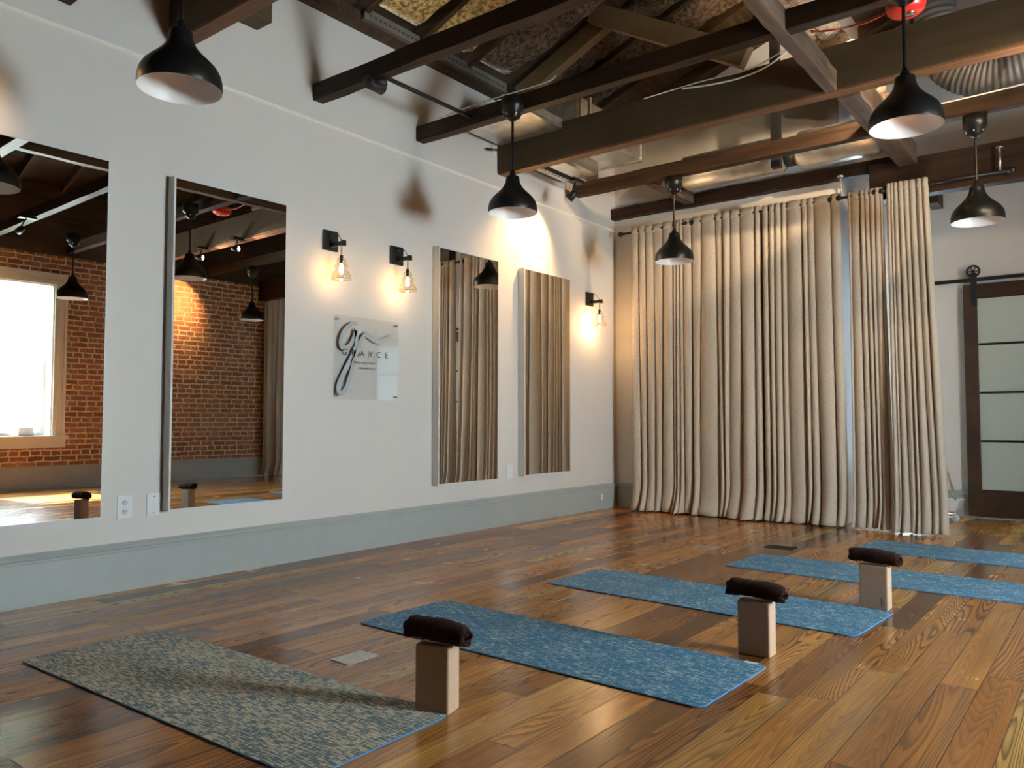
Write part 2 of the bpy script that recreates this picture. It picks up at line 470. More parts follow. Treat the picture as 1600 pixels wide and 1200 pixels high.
# back wall behind the long curtain, then the return and the recessed wall with the sliding doors
struct('wall_back', MB().box(0, 2.51, BACK_Y, BACK_Y+.12, 0, 5.75), MAT['wall'])
struct('wall_return', MB().box(2.51, 2.54, BACK_Y, DOOR_Y, 0, 5.75), MAT['wall'])
struct('wall_recess', MB().box(3.02, 4.58, DOOR_Y, DOOR_Y+.15, 0, 5.75).box(2.54, 2.66, DOOR_Y, DOOR_Y+.15, 0, 5.75).box(2.66, 3.02, DOOR_Y, DOOR_Y+.15, 0, .35).box(2.66, 3.02, DOOR_Y, DOOR_Y+.15, 2.85, 5.75).box(4.58, 5.50, DOOR_Y, DOOR_Y+.15, 2.33, 5.75).box(5.50, ROOM_X+.45, DOOR_Y, DOOR_Y+.15, 0, 5.75), MAT['wall'])
# brick wall with four openings
w = MB()
ys = sorted(WIN)
y = FRONT_Y-.1
for (a, b, c, d) in ys:
    w.box(ROOM_X, ROOM_X+.38, y, a, 0, 3.35)
    w.box(ROOM_X, ROOM_X+.38, a, b, 0, c); w.box(ROOM_X, ROOM_X+.38, a, b, d, 3.35)
    y = b
w.box(ROOM_X, ROOM_X+.38, y, DOOR_Y+.2, 0, 3.35)
w.box(ROOM_X, ROOM_X+.38, FRONT_Y-.1, DOOR_Y+.2, 3.35, 4.4)
struct('wall_right', w, MAT['brick'])

# roof: two slopes with a ridge, boards on the inside
w = MB()
w.prism([(-.2, 4.17), (3.8, 5.69), (8.1, 4.15), (8.1, 4.35), (3.8, 5.89), (-.2, 4.37)], FRONT_Y-.2, DOOR_Y+.25, 'y')
struct('ceiling', w, MAT['deck'])

# baseboards
def baseboard(name, ax, c, a0, a1, h, sgn):
    w = MB()
    prof = [(0, 0), (.020, 0), (.020, h-.055), (.026, h-.05), (.026, h-.038), (.016, h-.034), (.018, h-.018), (.010, h-.006), (.008, h), (0, h)]
    if ax == 'x':   # runs along y at x=c
        poly = [(c+sgn*p, z) for p, z in prof]; w.prism(poly, a0, a1, 'y')
    else:
        poly = [(c+sgn*p, z) for p, z in prof]; w.prism(poly, a0, a1, 'x')
    return struct(name, w, MAT['grey_paint'])
baseboard('baseboard_left', 'x', 0, FRONT_Y, BACK_Y, .282, 1)
baseboard('baseboard_back', 'y', BACK_Y, 0, 2.53, .282, -1)
baseboard('baseboard_recess', 'y', DOOR_Y, 2.63, 3.50, .28, -1)
baseboard('baseboard_right', 'x', ROOM_X, FRONT_Y, DOOR_Y, .33, -1)
# picture ledge on the left wall, its lit line put into a lighter colour
struct('trim_1', MB().prism([(0, 3.205), (.016, 3.212), (.016, 3.222), (0, 3.232)], FRONT_Y, BACK_Y, 'y'), MAT['ledge'])
w = MB().box(0, .0035, FRONT_Y, BACK_Y, 3.224, 3.392)
struct('trim_2', w, MAT['wall'])
# dark wall plate at the top of the left wall
w = MB().box(0, .09, FRONT_Y, 5.77, 4.06, 4.17)
struct('trim_3', w, MAT['rafter'])
w = MB()
w.box(.09, .135, 4.0, 5.77, 4.10, 4.19)
for k in range(34):
    yk = 4.05+k*.05
    w.cur = 1; w.box(.1355, .1365, yk, yk+.028, 4.135, 4.150); w.cur = 0
tag(w.build('strut_channel', [MAT['flex'], MAT['slot_dark']]), 'slotted metal strut channel along the top of the white wall between the joists', 'strut')
# dark boards over the top of the brick wall
struct('trim_4', MB().box(7.53, ROOM_X, FRONT_Y, DOOR_Y-.01, 3.32, 4.32), MAT['deck'])
# ------------------------------------------------------------------ windows in the brick wall
def window(i, a, b, c, d):
    x = ROOM_X
    root = empty('window_%d' % i, (x, (a+b)/2, c)); root['kind'] = 'structure'
    w = MB()   # casing proud of the brick, with a back band
    for (y0, y1, z0, z1) in ((a-.16, a, c, d+.16), (b, b+.16, c, d+.16), (a, b, d, d+.16)):
        w.box(x-.03, x, y0, y1, z0, z1)
    w.box(x-.045, x-.03, a-.16, a-.125, c, d+.16); w.box(x-.045, x-.03, b+.125, b+.16, c, d+.16); w.box(x-.045, x-.03, a-.125, b+.125, d+.125, d+.16)
    w.box(x-.038, x-.03, a-.06, a-.045, c, d+.05); w.box(x-.038, x-.03, b+.045, b+.06, c, d+.05); w.box(x-.038, x-.03, a-.045, b+.045, d+.04, d+.055)
    w.build('window_casing', MAT['white_trim'], root)
    w = MB().box(x-.09, x+.26, a-.2, b+.2, c-.035, c).box(x-.03, x, a-.18, b+.18, c-.17, c-.035)
    w.build('window_sill', MAT['white_trim'], root)
    w = MB()   # jamb liner
    w.box(x, x+.34, a, a+.02, c, d).box(x, x+.34, b-.02, b, c, d).box(x, x+.34, a+.02, b-.02, d-.02, d)
    w.build('window_jamb', MAT['sash'], root)
    zm = c+(d-c)*.5
    for nm, xs, z0, z1 in (('upper_sash', x+.27, zm-.02, d-.02), ('lower_sash', x+.235, c, zm+.02)):
        w = MB(); y0, y1 = a+.02, b-.02
        w.box(xs, xs+.035, y0, y0+.05, z0, z1).box(xs, xs+.035, y1-.05, y1, z0, z1).box(xs, xs+.035, y0+.05, y1-.05, z0, z0+.05).box(xs, xs+.035, y0+.05, y1-.05, z1-.04, z1)
        s = w.build(nm, MAT['sash'], root)
        MB().box(xs+.015, xs+.019, y0+.05, y1-.05, z0+.05, z1-.04).build('pane', MAT['glass'], s)
    MB().box(x+.18, x+.183, a+.03, b-.03, zm+.06, d-.03).box(x+.175, x+.188, a+.03, b-.03, zm+.04, zm+.06).build('roller_shade', MAT['shade_cloth'], root)
for i, wdw in enumerate(WIN): window(i+1, *wdw)
tag(MB().box(7.66, 7.80, 4.20, 4.40, .75, .87).build('small_box', MAT['plastic'], bevel=.008), 'small pale box on the window sill seen in the leftmost mirror', 'box')

root = empty('window_2', (2.84, DOOR_Y, .35)); root['kind'] = 'structure'  # added window hidden behind the curtains to light the return wall
w = MB()
for (a, b, c, d) in ((2.66, 2.70, .35, 2.85), (2.98, 3.02, .35, 2.85), (2.70, 2.98, .35, .40), (2.70, 2.98, 2.80, 2.85), (2.70, 2.98, 1.58, 1.62)): w.box(a, b, DOOR_Y+.02, DOOR_Y+.07, c, d)
w.build('window_frame', MAT['sash'], root)
MB().box(2.70, 2.98, DOOR_Y+.04, DOOR_Y+.044, .40, 2.80).build('pane', MAT['obscured'], root)
# ------------------------------------------------------------------ mirrors
def wall_mirror(y0, y1, z0, z1, label):
    d = .08
    root = empty('wall_mirror', (0.0, (y0+y1)/2, z0))
    tag(root, label, 'mirror', 'tall mirrors on the white wall')
    MB().box(.006, d-.006, y0+.001, y1-.001, z0+.001, z1-.001).build('mirror_box', MAT['silver_frame'], root)
    w = MB(); t = .013
    w.box(d-.006, d, y0, y0+t, z0, z1).box(d-.006, d, y1-t, y1, z0, z1).box(d-.006, d, y0+t, y1-t, z0, z0+t).box(d-.006, d, y0+t, y1-t, z1-t, z1)
    w.build('mirror_frame', MAT['silver_frame'], root)
    ym, zm = (y0+y1)/2, (z0+z1)/2
    # the glass is hung very slightly out of parallel with the wall
    g = MB().box(-.0005, .0005, y0+t-ym, y1-t-ym, z0+t-zm, z1-t-zm).build('mirror_glass', MAT['mirror'], root)
    g.location = (d-.0005+.004, ym, zm)
    g.rotation_euler = (0, .002, -.0155)
    return root
wall_mirror(1.295, 2.128, .44, 2.505, 'tall wall mirror reflecting the bright window, leftmost of four')
wall_mirror(2.520, 3.348, .445, 2.512, 'tall wall mirror reflecting brick and a curtain edge, right of the wall outlet')
wall_mirror(4.905, 5.712, .445, 2.492, 'tall wall mirror reflecting curtains and a pendant, between the sign and the last mirror')
wall_mirror(6.120, 6.915, .455, 2.492, 'tall wall mirror filled with curtain reflection, nearest the corner sconce')

# ------------------------------------------------------------------ wall plates
def wall_plate(name, yc, zc, label, outlet):
    root = empty(name, (0, yc, zc)); tag(root, label, 'outlet' if outlet else 'wall plate')
    MB().box(0, .006, yc-.044, yc+.044, zc-.068, zc+.068).build('cover_plate', MAT['plastic'], root, bevel=.002)
    if outlet:
        for dz in (-.026, .026):
            w = MB().lathe([(.0, .0), (.017, 0), (.017, .003), (0, .003)], 20, Matrix.Rotation(PI/2, 4, 'Y'), (.006, yc, zc+dz))
            s = w.build('socket', MAT['plastic'], root)
            w = MB(); w.box(.009, .0095, yc-.008, yc-.005, zc+dz-.002, zc+dz+.009).box(.009, .0095, yc+.005, yc+.008, zc+dz-.002, zc+dz+.008).box(.009, .0095, yc-.003, yc+.003, zc+dz-.011, zc+dz-.006)
            w.build('socket_slots', MAT['slot_dark'], s)
    else:
        for dz in (-.05, .05): MB().box(.006, .0068, yc-.003, yc+.003, zc+dz-.003, zc+dz+.003).build('plate_screw', MAT['chrome'], root)
wall_plate('wall_outlet', 2.294, .487, 'white double electrical outlet low on the wall between the two left mirrors', True)
wall_plate('blank_wall_plate', 2.470, .487, 'blank white wall plate just right of the electrical outlet', False)
wall_plate('blank_wall_plate', 5.98, .50, 'blank white wall plate low between the two right mirrors', False)
tag(MB().box(.02, .024, 7.62, 7.66, .10, .17).build('baseboard_plate', MAT['plastic']), 'tiny white plate on the grey baseboard near the corner', 'wall plate')

# ------------------------------------------------------------------ sign
def bez(pts, n=10):
    P = [Vector(p) for p in pts]; out = []
    for i in range(len(P)-1):
        p0, p1, p2, p3 = P[max(i-1, 0)], P[i], P[i+1], P[min(i+2, len(P)-1)]
        for k in range(n):
            t = k/n
            out.append(.5*((2*p1)+(-p0+p2)*t+(2*p0-5*p1+4*p2-p3)*t*t+(-p0+3*p1-3*p2+p3)*t**3))
    out.append(P[-1]); return out
SY0, SY1, SZ0, SZ1 = 3.822, 4.487, 1.155, 1.792
def sp(cx, cy, x): # crop pixel of the sign (1129 x 1200 view of 160 x 170 px) -> wall point
    px, py = 500+cx/7.056, 470+cy/7.056
    d = fwd*1231.3+rgt*(px-800)+upv*(600-py)
    t = (x-4.68)/d.x
    return Vector((x, d.y*t, 1.0+d.z*t))
sign = empty('acrylic_sign', (0, (SY0+SY1)/2, SZ0))
tag(sign, 'square clear acrylic wall sign with a script letter g under the sconces', 'sign')
MB().box(.022, .028, SY0, SY1, SZ0, SZ1).build('acrylic_panel', MAT['acrylic'], sign)
for (yy, zz) in ((SY0+.03, SZ0+.03), (SY1-.03, SZ0+.03), (SY0+.03, SZ1-.03), (SY1-.03, SZ1-.03)):
    MB().lathe([(0, .0), (.009, 0), (.009, .034), (0, .034)], 16, Matrix.Rotation(PI/2, 4, 'Y'), (0, yy, zz)).build('standoff', MAT['chrome'], sign)
def ribbon(path, wid, x0, x1):
    w = MB(); pts = [(p.y, p.z) for p in path]; L = []; R_ = []
    for i, p in enumerate(pts):
        a = pts[max(i-1, 0)]; b = pts[min(i+1, len(pts)-1)]
        dx, dz = b[0]-a[0], b[1]-a[1]; q = math.hypot(dx, dz) or 1
        ww = wid[0]+(wid[1]-wid[0])*math.sin(PI*min(1, max(0, i/(len(pts)-1))))**.5 if isinstance(wid, tuple) else wid
        L.append((p[0]-dz/q*ww/2, p[1]+dx/q*ww/2)); R_.append((p[0]+dz/q*ww/2, p[1]-dx/q*ww/2))
    nn = len(pts)
    vs = [(x1, *p) for p in L]+[(x1, *p) for p in R_]+[(x0, *p) for p in L]+[(x0, *p) for p in R_]
    fs = []
    for i in range(nn-1):
        fs += [(i, i+1, nn+i+1, nn+i), (2*nn+i, 3*nn+i, 3*nn+i+1, 2*nn+i+1), (i, 2*nn+i, 2*nn+i+1, i+1), (nn+i, nn+i+1, 3*nn+i+1, 3*nn+i)]
    fs += [(0, nn, 3*nn, 2*nn), (nn-1, 3*nn-1, 4*nn-1, 2*nn-1)]
    return w.add(vs, fs)
XB = .0285
grey_paths = [
    [(415, 250), (350, 255), (285, 310), (240, 390), (228, 470), (260, 520), (320, 500), (365, 430), (398, 320)],
    [(398, 320), (400, 430), (390, 520), (340, 640), (270, 780), (215, 900), (200, 990), (232, 1020), (290, 960), (340, 800), (375, 650), (400, 560)],
    [(405, 560), (440, 480), (470, 410), (500, 370), (545, 395), (600, 435), (660, 450), (715, 430), (770, 390)],
]
wds = [(.03, .038), (.034, .04), (.03, .04)]
for gp, wd in zip(grey_paths, wds):
    ribbon(bez([sp(a, b, XB) for a, b in gp], 8), wd, .0285, .0295).build('script_g_stroke', MAT['grey_letter'], sign)
for bp in [[(330, 240), (270, 285), (225, 360), (203, 450), (215, 510), (240, 542)], [(382, 295), (360, 370), (325, 440), (275, 492)],
           [(378, 450), (374, 500), (340, 545), (280, 650), (215, 800), (178, 920), (183, 1000), (222, 1045)], [(355, 625), (325, 770), (280, 900), (238, 990)], [(440, 408), (470, 370), (495, 352)]]:
    ribbon(bez([sp(a, b, XB) for a, b in bp], 8), .0042, .0296, .031).build('script_g_edge', MAT['letters'], sign)
def text(body, y, z, size, mat, parent, x=.0318, spacing=1.0, name='lettering', depth=.0008):
    cu = bpy.data.curves.new(name, 'FONT'); cu.body = body; cu.size = size; cu.space_character = spacing
    cu.extrude = depth; cu.materials.append(mat); cu.align_y = 'CENTER'
    o = bpy.data.objects.new(name, cu); C.objects.link(o)
    me = bpy.data.meshes.new_from_object(o); bpy.data.objects.remove(o)
    o = bpy.data.objects.new(name, me); C.objects.link(o)
    o.rotation_euler = (PI/2, 0, PI/2); o.location = (x, y, z)
    o.parent = parent; o.matrix_parent_inverse = parent.matrix_world.inverted()
    return o
for ch, cx, cy in (('G', 262, 565), ('R', 368, 576), ('A', 460, 586), ('Y', 560, 594), ('C', 643, 600), ('E', 735, 606)):
    p = sp(cx, cy, .0296)
    text(ch, p.y-.020, p.z, .066, MAT['letters'], sign, name='sign_letter')
p = sp(372, 672, .0296); text('MIND & JOURNEY', p.y, p.z-.004, .024, MAT['letters'], sign, spacing=1.25, name='sign_small_text')
p = sp(400, 735, .0296); text('YOGA STUDIO', p.y+.02, p.z-.004, .022, MAT['letters'], sign, spacing=1.25, name='sign_small_text')

# ------------------------------------------------------------------ sconces
def sconce(yc, label, power=1.0):
    root = empty('wall_sconce', (0, yc, 2.34)); tag(root, label, 'wall lamp', 'black and glass wall sconces')
    MB().box(0, .022, yc-.068, yc+.068, 2.268, 2.418).build('back_plate', MAT['black'], root, bevel=.003)
    w = MB().box(.02, .165, yc-.012, yc+.012, 2.292, 2.322).box(.15, .175, yc-.016, yc+.016, 2.286, 2.326)
    w.lathe([(0, .018), (.02, .018), (.022, .03), (.016, .04), (0, .042)], 16, Matrix.Rotation(PI/2, 4, 'Y'), (0, yc, 2.385))
    w.build('arm', MAT['black'], root, bevel=.001)
    MB().tube(bez([(.03, yc, 2.385), (.07, yc, 2.40), (.12, yc, 2.355), (.14, yc, 2.322)], 6), .003, 6).build('cord', MAT['black'], root)
    w = MB()
    for k in range(4):
        zc = 2.280-k*.019; ring = []
        for q in range(13):
            a = 2*PI*q/12
            ring.append((.14+(.006*math.cos(a) if k % 2 else 0), yc+(0 if k % 2 else .006*math.cos(a)), zc+.012*math.sin(a)))
        w.tube(ring, .0018, 5, caps=False)
    w.lathe([(0, 0), (.012, 0), (.014, -.02), (.010, -.03), (0, -.03)], 14, None, (.14, yc, 2.218))
    w.build('chain', MAT['black'], root)
    prof = [(.012, 2.196), (.030, 2.192), (.036, 2.180), (.036, 2.165), (.028, 2.160), (.040, 2.150), (.050, 2.140), (.050, 2.122), (.040, 2.116), (.052, 2.100), (.066, 2.080), (.074, 2.055), (.075, 2.040), (.071, 2.036), (.066, 2.045)]
    MB().lathe(prof, 40, None, (.14, yc, 0)).build('glass_shade', MAT['bulb_glass'], root)
    MB().lathe([(0, 2.19), (.012, 2.188), (.013, 2.16), (.009, 2.155), (0, 2.155)], 16, None, (.14, yc, 0)).build('bulb_socket', MAT['black'], root)
    MB().lathe([(0, 2.075), (.009, 2.078), (.014, 2.095), (.014, 2.118), (.009, 2.14), (.006, 2.155), (0, 2.155)], 20, None, (.14, yc, 0)).build('bulb', MAT['filament'], root)
    lamp('sconce_light', 'POINT', (.14, yc, 2.055), power, WARM, root, shadow_soft_size=.012)
sconce(3.79, 'black wall sconce with glass bell shade, left one above the clear sign', .45)
sconce(4.472, 'black wall sconce with glass bell shade, above the right edge of the sign')
sconce(7.42, 'black wall sconce with glass bell shade, beside the curtain in the corner', 6.0)

# ------------------------------------------------------------------ pendants
def pendant(x, y, zr, top, label):
    root = empty('pendant_lamp', (x, y, zr)); tag(root, label, 'pendant lamp', 'black dome pendants hung from the joists')
    prof = [(.1820, 0), (.1850, .012), (.1835, .045), (.176, .075), (.160, .103), (.135, .130), (.108, .155), (.084, .180), (.067, .205), (.057, .228), (.052, .250), (.051, .268), (.046, .276), (.022, .279)]
    MB().lathe(prof, 64).build('dome_shade', MAT['shade_black'], root, local=True)
    inner = [(.1820, 0), (.1790, .004), (.1775, .045), (.170, .072), (.155, .098), (.130, .124), (.103, .149), (.079, .174), (.055, .195), (.0, .20)]
    MB().lathe(inner, 64).build('white_shade_lining', MAT['shade_white'], root, local=True)
    MB().lathe([(.0, .12), (.018, .125), (.028, .145), (.026, .17), (.018, .185), (.016, .198)], 24).build('unlit_bulb', MAT['shade_white'], root, local=True)
    MB().lathe([(.024, .276), (.024, .300), (.016, .304), (.014, .322), (0, .322)], 24).build('collar', MAT['shade_black'], root, local=True)
    h = top-zr
    MB().lathe([(.0095, .31), (.0095, h-.15)], 14).build('rod', MAT['shade_black'], root, local=True)
    MB().lathe([(0, h-.175), (.022, h-.175), (.030, h-.165), (.058, h-.150), (.062, h-.11), (.083, h-.100), (.085, h-.005), (.0, h)], 36).build('canopy', MAT['shade_black'], root, local=True)
    for k in range(6):
        a = k*PI/3+.5
        MB().lathe([(0, .011), (.006, .007), (.0055, 0), (.006, -.007), (0, -.011)], 8, None, (.064*math.cos(a), .064*math.sin(a), h-.134)).build('canopy_screw', MAT['chrome'], root, local=True)
    return root
pendant(1.30, 1.87, 2.515, 3.355, 'large near black pendant lamp at upper left of the photo')
pendant(1.11, 4.605, 2.545, 3.42, 'black pendant lamp hanging just left of the bright wall spot')
pendant(1.285, 6.93, 2.53, 3.355, 'black pendant lamp hanging in front of the left part of the curtains')
pendant(3.795, 4.60, 2.575, 3.42, 'large black pendant lamp in front of the heavy beam, below the red alarm')
pendant(3.83, 6.93, 2.52, 3.355, 'black pendant lamp above the sliding glass door')
# farther row, seen in the left mirrors
pendant(6.10, 4.25, 2.52, 3.355, 'black pendant lamp beside the window, seen in the leftmost mirror')
pendant(6.25, 6.93, 2.52, 3.355, 'black pendant lamp before brick, seen in the second mirror from the left')
pendant(6.20, 1.87, 2.52, 3.355, 'black pendant lamp over the window side, near the photographer')
pendant(3.90, 1.87, 2.52, 3.355, 'black pendant lamp overhead behind the picture edge')

# ------------------------------------------------------------------ ceiling joists along x
rnd = random.Random(5)
def rough_beam(name, x0, x1, y0, y1, z0, z1, mat, label, cat='beam', group=None, n=26, jit=.004, axis='x'):
    vs = []; fs = []
    for i in range(n+1):
        t = i/n
        j = [rnd.uniform(-jit, jit) for _ in range(8)]
        if axis == 'x':
            x = x0+(x1-x0)*t
            vs += [(x, y0+j[0], z0+j[1]), (x, y1+j[2], z0+j[3]), (x, y1+j[4], z1+j[5]), (x, y0+j[6], z1+j[7])]
        else:
            y = y0+(y1-y0)*t
            vs += [(x0+j[0], y, z0+j[1]), (x1+j[2], y, z0+j[3]), (x1+j[4], y, z1+j[5]), (x0+j[6], y, z1+j[7])]
    for i in range(n):
        for k in range(4):
            fs.append((i*4+k, i*4+(k+1) % 4, (i+1)*4+(k+1) % 4, (i+1)*4+k))
    fs += [(0, 1, 2, 3), (n*4, n*4+3, n*4+2, n*4+1)]
    o = MB().add(vs, fs).build(name, mat, bevel=.003)
    tag(o, label, cat, group)
    return o
JG = 'dark joists crossing the room'
XR = 7.525
rough_beam('ceiling_joist', .004, XR, 3.62, 3.71, 3.36, 3.485, MAT['joist'], 'dark rough joist meeting the white wall above the left sconce', group=JG)
rough_beam('ceiling_joist', .004, XR, 4.70, 4.79, 3.36, 3.485, MAT['joist'], 'dark rough joist ending at the wall just left of the second pendant', group=JG)
rough_beam('ceiling_joist', .15, XR, 6.90, 6.99, 3.36, 3.495, MAT['joist_lit'], 'lamp-lit brown joist carrying the pendant in front of the curtains', group=JG)
rough_beam('ceiling_joist', .004, 3.05, 7.90, 7.998, 3.335, 3.46, MAT['joist'], 'dark joist against the back wall above the curtain rods', group=JG)
rough_beam('ceiling_joist', .004, XR, 1.84, 1.92, 3.36, 3.49, MAT['joist'], 'dark joist overhead seen in the leftmost mirror', group=JG)
rough_beam('ceiling_joist', .004, XR, .40, .50, 3.36, 3.49, MAT['joist'], 'dark joist directly over the photographer', group=JG)
# deep header above the recess
rough_beam('header_beam', 2.84, XR, 7.86, 7.995, 3.05, 3.40, MAT['joist'], 'deep dark header beam above the right curtain and the sliding door', jit=.002)
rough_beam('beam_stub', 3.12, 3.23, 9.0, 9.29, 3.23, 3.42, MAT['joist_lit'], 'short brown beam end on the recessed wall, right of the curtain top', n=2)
# the two girders: deep painted face with raw bottom edge
def girder(x0, x1, y0, y1, z0, z1, label):
    root = empty('girder', (x0, (y0+y1)/2, z0)); tag(root, label, 'beam')
    MB().box(x0, x1, y0, y1, z0+.022, z1).build('girder_board', MAT['girder'], root, bevel=.004)
    MB().box(x0, x1, y0+.004, y1+.03, z0, z0+.021).build('girder_bottom_edge', MAT['girder_edge'], root, bevel=.003)
    return root
girder(.012, XR, 5.79, 5.87, 3.345, 3.685, 'deep olive brown main beam spanning the room behind the second pendant')
girder(.012, XR, 2.50, 2.575, 3.35, 3.70, 'deep brown beam behind the large near left pendant')
MB_ = MB().box(.60, .75, 2.60, 2.74, 3.355, 3.75)
tag(MB_.build('beam_block', MAT['girder'], bevel=.003), 'dark wood block beside the beam at the top left edge', 'beam')
# purlin pieces running along y
rough_beam('purlin', 3.045, 3.125, 2.6, 5.785, 3.35, 3.50, MAT['purlin'], 'weathered grey timber butting into the near face of the main beam', axis='y')
rough_beam('purlin', 3.095, 3.25, 5.905, 7.855, 3.33, 3.52, MAT['purlin'], 'grey brown timber running from the main beam towards the curtain top', axis='y')
rough_beam('purlin', .95, 1.05, 6.995, 7.895, 3.35, 3.47, MAT['purlin'], 'short brown timber behind the pendant by the curtains', axis='y', n=6)
# diagonal hip boards above the main beam
def plank(p0, p1, wdt, th, y, label):
    p0 = Vector(p0); p1 = Vector(p1); d = (p1-p0).normalized(); nrm = Vector((-d.y, d.x))
    a, b, c, e = p0-nrm*wdt/2, p1-nrm*wdt/2, p1+nrm*wdt/2, p0+nrm*wdt/2
    return tag(MB().prism([tuple(a), tuple(b), tuple(c), tuple(e)], y, y+th, 'y').build('truss_board', MAT['brace'], bevel=.003), label, 'beam')
plank((.16, 4.13), (1.12, 4.55), .16, .10, 5.90, 'slanted brown truss board rising from the wall above the second pendant')
plank((1.06, 4.60), (2.45, 3.80), .17, .09, 5.79, 'slanted brown truss board falling to the right above the main beam')
# rafters along the slope, both sides
k = 0
yy = -2.6
while yy < 9.2:
    for side in (0, 1):
        if side == 0 and 5.7 < yy < 5.9: continue
        x0, x1 = (.09, 3.7) if side == 0 else (3.9, 7.48)
        za = 4.185+.38*(x0+.2)*1.0 if side == 0 else 5.69-(x0-3.8)*.358
        zb = 4.185+.38*(x1+.2) if side == 0 else 5.69-(x1-3.8)*.358
        w = MB()
        vs = []
        for (x, z) in ((x0, za-.03), (x1, zb-.03)):
            vs += [(x, yy, z-.13), (x, yy+.05, z-.13), (x, yy+.05, z), (x, yy, z)]
        w.add(vs, [(0, 1, 2, 3), (4, 7, 6, 5), (0, 4, 5, 1), (1, 5, 6, 2), (2, 6, 7, 3), (3, 7, 4, 0)])
        if side == 0: lb = 'dark sloping rafter under the roof boards on the mirror side'
        else: lb = 'dark sloping rafter under the roof boards on the window side'
        tag(w.build('rafter', MAT['rafter']), lb, 'rafter', 'rafters, mirror side' if side == 0 else 'rafters, window side')
    yy += .60
# sprayed insulation between the rafters over the left half
def foam(x0, x1, y0, y1, label, drop=.07, seed=1, mat='foam'):
    r = random.Random(seed); nx, ny = 46, 16
    vs = []; fs = []
    ph = [r.uniform(0, 6.28) for _ in range(12)]
    for i in range(nx+1):
        for j in range(ny+1):
            x = x0+(x1-x0)*i/nx; y = y0+(y1-y0)*j/ny
            z = 4.17+.38*(x+.2) if x < 3.8 else 5.69-(x-3.8)*.358
            e = min(1, j/2.0, (ny-j)/2.0, i/2.0, (nx-i)/2.0)
            bmp = .5+.25*math.sin(x*9+ph[0]+2*math.sin(y*5+ph[1]))+.25*math.sin(y*13+ph[2]+2*math.sin(x*6+ph[3]))+.16*math.sin(x*31+ph[4])*math.sin(y*27+ph[5])
            vs.append((x, y, z-.02-e*(drop+.07*bmp)))
    for i in range(nx):
        for j in range(ny):
            a = i*(ny+1)+j
            fs.append((a, a+1, a+ny+2, a+ny+1))
    w = MB(); w.smooth = True
    w.add(vs, fs)
    o = w.build('roof_insulation', MAT[mat])
    md = o.modifiers.new('solid', 'SOLIDIFY'); md.thickness = .02; md.offset = 1
    tag(o, label, 'insulation')
    return o
foam(.35, 3.6, 2.86, 3.36, 'rough gold-lit insulation high between rafters at the top centre', seed=2)
foam(.12, 3.6, 4.06, 4.58, 'rough gold-lit brown insulation between rafters above the second joist', seed=3)
foam(.35, 3.6, 3.46, 3.96, 'rough gold-lit insulation above the first full joist at the top centre', seed=8)
foam(.12, 3.6, 4.66, 5.18, 'rough gold-lit insulation bay high above the second pendant', seed=4)
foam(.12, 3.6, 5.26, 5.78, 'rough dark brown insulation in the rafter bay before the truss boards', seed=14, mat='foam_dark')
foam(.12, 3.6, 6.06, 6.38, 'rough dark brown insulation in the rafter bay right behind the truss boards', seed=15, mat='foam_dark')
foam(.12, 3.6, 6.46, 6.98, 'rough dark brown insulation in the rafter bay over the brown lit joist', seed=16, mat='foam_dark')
foam(3.95, 6.8, 2.26, 2.76, 'lumpy tan insulation on the window side, seen in the leftmost mirror', seed=6)
foam(3.95, 6.8, 3.46, 3.96, 'lumpy tan insulation strip on the window side by the third rafter bay', seed=7)

w = MB(); w.smooth = False
vs = []; fs = []
r = random.Random(9)
nx, ny = 8, 90
for i in range(nx+1):
    for j in range(ny+1):
        x = 2.875+.21*i/nx; y = 5.15+2.8*j/ny
        e = 0 if i in (0, nx) or j in (0, ny) else 1
        vs.append((x, y, 3.92-.02*e*(1+.5*math.sin(x*60+y*9)+.5*math.sin(y*37+x*20))-r.uniform(0, .006)*e))
for i in range(nx):
    for j in range(ny):
        a = i*(ny+1)+j; fs.append((a, a+1, a+ny+2, a+ny+1))
w.add(vs, fs)
o = w.build('insulation_batt', MAT['foam_pale']); md = o.modifiers.new('solid', 'SOLIDIFY'); md.thickness = .08; md.offset = -1
tag(o, 'strip of pale tan insulation seen beside the grey timber past the main beam', 'insulation')
# ------------------------------------------------------------------ ducts, conduit, cables
root = empty('rectangular_duct', (.45, 6.3, 3.72)); tag(root, 'shiny rectangular metal duct near the wall behind the main beam', 'duct')
MB().box(.05, .78, 5.20, 5.78, 3.60, 3.72).build('duct_section', MAT['galv'], root, bevel=.03)
MB().box(.05, .78, 6.03, 7.30, 3.70, 4.02).build('duct_section', MAT['galv'], root, bevel=.03)
for yk in (6.2, 6.75, 7.2): MB().box(.035, .795, yk, yk+.03, 3.685, 4.035).build('duct_flange', MAT['galv'], root)
# rounded plenum near the wall lower: reflective box between the girder and the first brown joist
tag(MB().box(.05, .50, 6.0, 6.86, 3.50, 3.66).build('metal_tray', MAT['galv'], bevel=.05), 'reflective sheet metal tray above the lit spotlight', 'duct')
root = empty('round_duct', (2.2, 7.6, 3.68)); tag(root, 'large round metal duct lying behind the joists above the curtains', 'duct')
MB().tube([(1.08, 7.55, 3.57), (1.14, 7.55, 3.57), (2.12, 7.55, 3.57), (2.17, 7.55, 3.57)], [.12, .175, .175, .13], 40).build('duct_section', MAT['galv'], root)
MB().tube([(2.27, 7.55, 3.57), (2.32, 7.55, 3.57), (3.00, 7.55, 3.57), (3.06, 7.55, 3.57)], [.13, .175, .175, .10], 40).build('duct_section', MAT['galv'], root)
MB().tube([(2.17, 7.55, 3.57), (2.27, 7.55, 3.57)], .13, 40).build('duct_collar', MAT['black_matte'], root)
